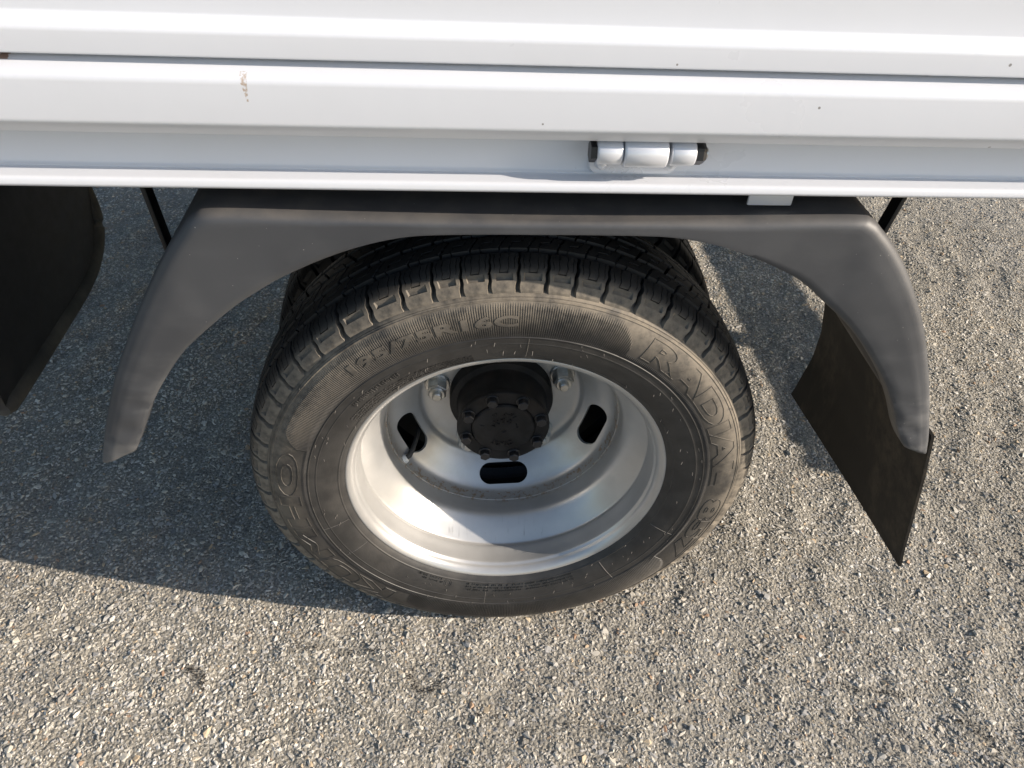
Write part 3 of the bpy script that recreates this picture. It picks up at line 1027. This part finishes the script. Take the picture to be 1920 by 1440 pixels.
def outline_letters(name, body, a0, a1, r0, r1, h, w, bold, spacing=1.0, shear=0.0):
    bm = text_mesh(body, bold, spacing, shear)
    rm = (r0+r1)/2; fit(bm, R(a0-a1)*rm, r1-r0)
    segs = [(e.verts[0].co.copy(), e.verts[1].co.copy()) for e in bm.edges if e.is_boundary]
    bm.free()
    verts, faces = [], []
    for p, q in segs:
        d = q-p; L = d.length
        if L < 1e-6: continue
        t = d/L; nn = Vector((-t.y, t.x, 0)); k = max(1, int(L/.003))
        p = p-t*w*.3; q = q+t*w*.3
        b = len(verts)
        for i in range(k+1):
            c = p.lerp(q, i/k)
            for off, hh in ((-w*.5, -.0003), (-w*.22, h), (w*.22, h), (w*.5, -.0003)):
                s = c+nn*off; verts.append(polar(r0+s.y, R(a0)-s.x/rm, hh))
        for i in range(k):
            for j in range(3):
                a = b+i*4+j; faces.append((a, a+1, a+5, a+4))
    return mesh(name, verts, faces, M_TYRE, tyre, 0)
solid_letters('size_lettering', '195/75R16C', 131.5, 90.0, .2815, .2962, .0016, .04, M_TYRE, tyre, polar, 1.1)
outline_letters('type_lettering', 'RADIAL', 58.5, 2.0, .2770, .3065, .0007, .0013, .05)
outline_letters('type_lettering', '857', -4.0, -31.0, .2780, .3060, .0007, .0013, .05)
outline_letters('brand_lettering', 'KUMHO', -126.0, -196.0, .2770, .3060, .0007, .0013, .05)

# rows of tiny moulded print near the bead, too small to read: short raised strokes
def fine_print():
    verts, faces = [], []
    def row(a0, a1, r0, hgt, gap_p=.16):
        a = a0
        while a > a1:
            if random.random() > gap_p:
                for q in range(random.randint(1, 3)):
                    da = random.uniform(0, .45); w = random.uniform(.05, .10); lo = random.uniform(0, .35)*hgt; hi = hgt*random.uniform(.65, 1)
                    b = len(verts)
                    for rr in (r0+lo, r0+hi):
                        for o_, h in ((-w, -.0002), (-w*.4, .0010), (w*.4, .0010), (w, -.0002)):
                            verts.append(polar(rr, R(a-da+o_), h))
                    for j in range(3): faces.append((b+j, b+j+1, b+j+5, b+j+4))
            a -= .75
    for i in range(3): row(-62, -104, .2285+.0042*i, .0030)
    row(-113, -124, .2280, .0030); row(-113, -122, .2325, .0026)
    for i in range(4): row(146, 102, .2270+.0036*i, .0027, .05)
    row(140, 122, .2460, .0075, .05)
    o = mesh('fine_print', verts, faces, M_TYRE, tyre, 0); o['kind'] = 'stuff'
    verts, faces = [], []
    for (rr, h) in ((.0058, .0006), (.0034, .0006)):
        n = 20; b = len(verts)
        for k in range(n):
            for q, hh in ((rr-.0006, -.0002), (rr-.0002, h), (rr+.0002, h), (rr+.0006, -.0002)):
                verts.append(polar(.2330+q*math.sin(2*PI*k/n), R(-111)+q*math.cos(2*PI*k/n)/.233, hh))
        for k in range(n):
            for j in range(3): faces.append((b+k*4+j, b+k*4+j+1, b+((k+1) % n)*4+j+1, b+((k+1) % n)*4+j))
    mesh('approval_mark', verts, faces, M_TYRE, tyre, 0)
fine_print()

def hairs():
    verts, faces = [], []
    for k in range(105):
        r_ = random.choice([.2285, .240, .246, .252, .258, .262, .3125])+random.uniform(-.002, .002)
        a = random.uniform(0, 2*PI)
        p = Vector(polar(r_, a)); q = Vector(polar(r_, a, random.uniform(.0025, .0050)))+Vector((random.uniform(-.0016, .0016), 0, random.uniform(-.0022, .0006)))
        d = (q-p).normalized(); u = d.cross(Vector((0, 0, 1))).normalized(); v = d.cross(u)
        b = len(verts)
        for t, rad in ((0, .00038), (.6, .0003), (1, .00016)):
            for j in range(4):
                an = j*PI/2; verts.append(tuple(p.lerp(q, t)+(u*math.cos(an)+v*math.sin(an))*rad))
        for i in range(2):
            for j in range(4): faces.append((b+i*4+j, b+i*4+(j+1) % 4, b+(i+1)*4+(j+1) % 4, b+(i+1)*4+j))
    # radial mould seams
    for dg in (87, -22, -96, -150, 196, -50):
        a = R(dg); w = .0006; b = len(verts)
        rr = np.linspace(.229, .264, 10)
        for r_ in rr:
            for o_, h in ((-w, -.0002), (0, .0004), (w, -.0002)): verts.append(polar(r_, a+o_/.25, h))
        for i in range(9):
            for j in range(2): faces.append((b+i*3+j, b+i*3+j+1, b+i*3+j+4, b+i*3+j+3))
    o = mesh('mould_hairs', verts, faces, M_HAIR, tyre, 0); o['kind'] = 'stuff'
hairs()

# ------------------------------------------------------------------ rim
T = .0032
outer = [(.0088, .2175), (.0050, .2205), (.0012, .2200), (0, .2178), (.0010, .2150), (.0045, .2108), (.0095, .2082), (.0130, .2074), (.0155, .2052), (.0190, .2046), (.0300, .2038), (.0400, .2024), (.0445, .2021),
         (.0478, .2040), (.0515, .2042), (.0545, .2014), (.0590, .1970), (.0700, .1862), (.0800, .1782), (.0880, .1742), (.0960, .1730), (.1050, .1728), (.1300, .1728), (.1460, .1755), (.1600, .1900), (.1700, .2010), (.1760, .2035), (.1820, .2200)]
outer = [tuple(p) for p in catmull(outer, 110)]
back = []
for i, p in enumerate(outer):
    a = outer[max(i-1, 0)]; b = outer[min(i+1, len(outer)-1)]
    t = Vector((b[0]-a[0], b[1]-a[1])).normalized()
    back.append((p[0]-t.y*-T*-1 if False else p[0]+t.y*T*0, p[1]+T))
rim = lathe('wheel_rim', outer+back[::-1], M_RIM, truck, (0, 0, H), 200, True, 50)
label(rim, 'deep silver painted steel rim with oval slots')

# dished disc with five oval slots, cut out of a solid of revolution
front = [(.185, .050), (.1845, .070), (.1835, .100), (.1825, .1170), (.1795, .1235), (.1735, .1275), (.1690, .1320), (.1615, .1395), (.1530, .1485), (.1455, .1575), (.1390, .1645), (.1320, .1690), (.1240, .1708), (.1155, .1712)]
front = [tuple(p) for p in catmull(front, 60)]
fb = []
for i, p in enumerate(front):
    a = front[max(i-1, 0)]; b = front[min(i+1, len(front)-1)]
    t = Vector((b[0]-a[0], b[1]-a[1])).normalized(); nrm = Vector((t.y, -t.x))
    fb.append((p[0]+nrm.x*.0045, p[1]+nrm.y*.0045) if nrm.x > 0 else (p[0]-nrm.x*.0045, p[1]-nrm.y*.0045))
v, f = revolve(front+fb[::-1], 200, True)
disc = mesh('disc', v, f, M_RIM, rim, 40)
label(disc, 'dished silver disc of the rim with five oval slots')
def cut_slots(ob):
    bm = bmesh.new()
    for k in range(5):
        a = R(-87+72*k)
        er = Vector((math.cos(a), 0, math.sin(a))); et = Vector((-math.sin(a), 0, math.cos(a)))
        c = er*.1490+Vector((0, .1535, 0))
        sl = (er*.70+Vector((0, -.71, 0))).normalized()    # along the cone
        nv = et.cross(sl).normalized()
        pts = []
        for j in range(32):
            t = 2*PI*(j+.5)/32; cx, sx = math.cos(t), math.sin(t)
            pts.append((math.copysign(.0215, cx)+.0180*cx, .0180*sx))
        lo = [bm.verts.new(c+et*p[0]+sl*p[1]-nv*.03) for p in pts]; hi = [bm.verts.new(c+et*p[0]+sl*p[1]+nv*.03) for p in pts]
        bm.faces.new(lo[::-1]); bm.faces.new(hi)
        for j in range(32): bm.faces.new((lo[j], lo[(j+1) % 32], hi[(j+1) % 32], hi[j]))
    bmesh.ops.recalc_face_normals(bm, faces=bm.faces[:])
    me = bpy.data.meshes.new('cutter'); bm.to_mesh(me); bm.free()
    cu = bpy.data.objects.new('cutter', me); COL.objects.link(cu)
    cu.parent = ob.parent
    md = ob.modifiers.new('slots', 'BOOLEAN'); md.operation = 'DIFFERENCE'; md.object = cu; md.solver = 'EXACT'
    bpy.context.view_layer.update()
    dg = bpy.context.evaluated_depsgraph_get()
    new = bpy.data.meshes.new_from_object(ob.evaluated_get(dg))
    ob.modifiers.clear(); ob.data = new
    new.set_sharp_from_angle(angle=R(35))
    bpy.data.objects.remove(cu, do_unlink=True)
cut_slots(disc)

def nut_mesh():
    """flanged wheel nut with a captive washer and stud tip, axis along -y"""
    bm = prism(circle_pts(.0190, 28), -.0045, .0010, .0012)
    b2 = prism(circle_pts(.0158, 6), -.0235, -.0045, .0018)
    me2 = bpy.data.meshes.new('t'); b2.to_mesh(me2); b2.free(); bm.from_mesh(me2); bpy.data.meshes.remove(me2)
    b3 = prism(circle_pts(.0125, 24), -.0275, -.0235, .0015)
    me2 = bpy.data.meshes.new('t'); b3.to_mesh(me2); b3.free(); bm.from_mesh(me2); bpy.data.meshes.remove(me2)
    b4 = prism(circle_pts(.0075, 18), -.0345, -.0275, .0015)
    me2 = bpy.data.meshes.new('t'); b4.to_mesh(me2); b4.free(); bm.from_mesh(me2); bpy.data.meshes.remove(me2)
    bmesh.ops.recalc_face_normals(bm, faces=bm.faces[:])
    me = bpy.data.meshes.new('wheel_nut'); bm.to_mesh(me); bm.free()
    me.polygons.foreach_set('use_smooth', [True]*len(me.polygons)); me.set_sharp_from_angle(angle=R(25))
    me.materials.append(M_ZINC)
    return me
nm = nut_mesh()
for k in range(5):
    a = R(95.5+72*k)
    o = link('wheel_nut', nm, None, rim, (.1005*math.cos(a), .1834, .1005*math.sin(a)))
    o.rotation_euler = (0, random.uniform(0, 1), 0)
# valve
va = R(-151)
def wp(r_, y, a=va): return (r_*math.cos(a), y, r_*math.sin(a))
tube('valve_stem', [wp(.1695, .126), wp(.163, .128), wp(.157, .140), wp(.151, .162), wp(.147, .185)], [.0042, .0042, .0039, .0036, .0032], M_VALVE, rim, 12)
tube('valve_base', [wp(.1735, .1245), wp(.1690, .1255), wp(.1668, .1262)], [.0075, .0075, .0055], M_BRASS, rim, 14)

# ------------------------------------------------------------------ axle hub
hubprof = [(.300, .0795), (.1660, .0795), (.1620, .0780), (.1600, .0690), (.1560, .0668), (.1180, .0664), (.1165, .0672), (.1150, .0686), (.1095, .0686), (.1080, .0675), (.1080, .0480), (.1100, .0470), (.1105, .0)]
hub = lathe('axle_hub', hubprof, M_HUB, truck, (0, 0, H), 96, False, 30)
label(hub, 'black cast axle hub protruding from the rim')
hc = lathe('hub_cap', [(.1100, .0472), (.1062, .0466), (.1040, .0448), (.1022, .0380), (.1012, .0250), (.1010, .0040), (.1025, .0030), (.1025, 0)], M_HUB, hub, None, 64, False, 30)
label(hc, 'domed cast cap in the middle of the hub')
def cap_map(r, a, h=0.0):
    y = np.interp(r, [.0, .025, .038, .0448, .0466], [.1010, .1012, .1022, .1040, .1062])
    return (r*math.cos(a), y-h, r*math.sin(a))
solid_letters('cast_lettering', 'DYMOS', -60, -125, .0225, .0315, .0013, .02, M_HUB, hub, cap_map, 1.1)
bmv, bmf = [], []
for k in range(26):   # worn cast marks on the upper half of the cap, not readable
    a = R(random.uniform(15, 165)); r_ = random.choice([.018, .022, .031, .034])+random.uniform(-.001, .001); w = random.uniform(.0007, .0014); l = random.uniform(.0015, .0034); t = random.uniform(-.6, .6)
    b = len(bmv)
    for (u, q, h) in ((-l, -w, -.0003), (l, -w, -.0003), (l, w, -.0003), (-l, w, -.0003), (-l*.8, -w*.5, .0012), (l*.8, -w*.5, .0012), (l*.8, w*.5, .0012), (-l*.8, w*.5, .0012)):
        bmv.append(cap_map(r_+u*math.cos(t)-q*math.sin(t), a+(u*math.sin(t)+q*math.cos(t))/r_, h))
    bmf += [(b+4, b+5, b+6, b+7), (b, b+1, b+5, b+4), (b+1, b+2, b+6, b+5), (b+2, b+3, b+7, b+6), (b+3, b, b+4, b+7)]
mesh('cast_marks', bmv, bmf, M_HUB, hub, 0)['kind'] = 'stuff'
bb = prism(circle_pts(.0098, 20), -.0022, .0005, .0006)
b2 = prism(circle_pts(.0080, 6), -.0112, -.0022, .0010)
me2 = bpy.data.meshes.new('t'); b2.to_mesh(me2); b2.free(); bb.from_mesh(me2); bpy.data.meshes.remove(me2)
bmesh.ops.recalc_face_normals(bb, faces=bb.faces[:])
bolt = bpy.data.meshes.new('hub_bolt'); bb.to_mesh(bolt); bb.free()
bolt.polygons.foreach_set('use_smooth', [True]*len(bolt.polygons)); bolt.set_sharp_from_angle(angle=R(25)); bolt.materials.append(M_BOLT)
for k in range(8):
    a = R(18+45*k)
    o = link('hub_bolt', bolt, None, hub, (.0578*math.cos(a), .1078, .0578*math.sin(a)))
    o.rotation_euler = (0, random.uniform(0, 1), 0)

# ------------------------------------------------------------------ twin inner wheel, drum, axle, frame, rear under-run bar
YI = .218     # distance of the inner tyre behind the outer one
inp = [(y+YI, r) for (y, r) in carcass_profile()]
inner = lathe('tyre', inp, M_TYRE_IN, truck, (0, 0, H), 120, False, 50)
label(inner, 'inner twin tyre in shadow behind the outer tyre')
def inner_tread():
    verts, faces = [], []
    for meshes, off in rowsdef:
        src = meshes[1]
        vv = [tuple(x.co) for x in src.vertices]; ff = [tuple(p.vertices) for p in src.polygons]
        for k in range(58):
            a = 2*PI*k/58+off*.1; c, s = math.cos(a), math.sin(a); b = len(verts)
            verts += [(x*c+z*s, y+YI, -x*s+z*c) for (x, y, z) in vv]
            faces += [tuple(b+i for i in q) for q in ff]
    o = mesh('tread', verts, faces, M_TYRE_IN, inner, 32, None, False)
    o['kind'] = 'stuff'
inner_tread()
lathe('inner_rim', [(.235, .2180), (.240, .2060), (.27, .2010), (.32, .1760), (.37, .176), (.40, .201), (.42, .218)], M_BLACK, truck, (0, 0, H), 96)
lathe('brake_drum', [(.192, .05), (.194, .120), (.200, .134), (.205, .152), (.215, .158), (.30, .160), (.31, .150), (.33, .150), (.34, .06)], M_UNDER, truck, (0, 0, H), 80)
lathe('axle_tube', [(.30, .055), (.62, .055), (.66, .12), (.80, .15), (.94, .12), (.98, .055), (1.3, .055)], M_UNDER, truck, (0, 0, H), 40)
for yy in (.46, 1.14):
    bm = bmesh.new(); box_bm(bm, ((XL+XR)/2-.1, yy, .655), (XR-XL-.3, .07, .16)); bm_obj('chassis_rail', bm, M_UNDER, truck)
bm = bmesh.new(); box_bm(bm, (1.632, .825, .400), (.030, 1.55, .088)); bm_obj('underrun_bar', bm, M_BLACK, truck, .006)
for yy in (.46, 1.14):
    bm = bmesh.new(); box_bm(bm, (1.663, yy, .49), (.03, .05, .22)); bm_obj('underrun_bracket', bm, M_BLACK, truck)
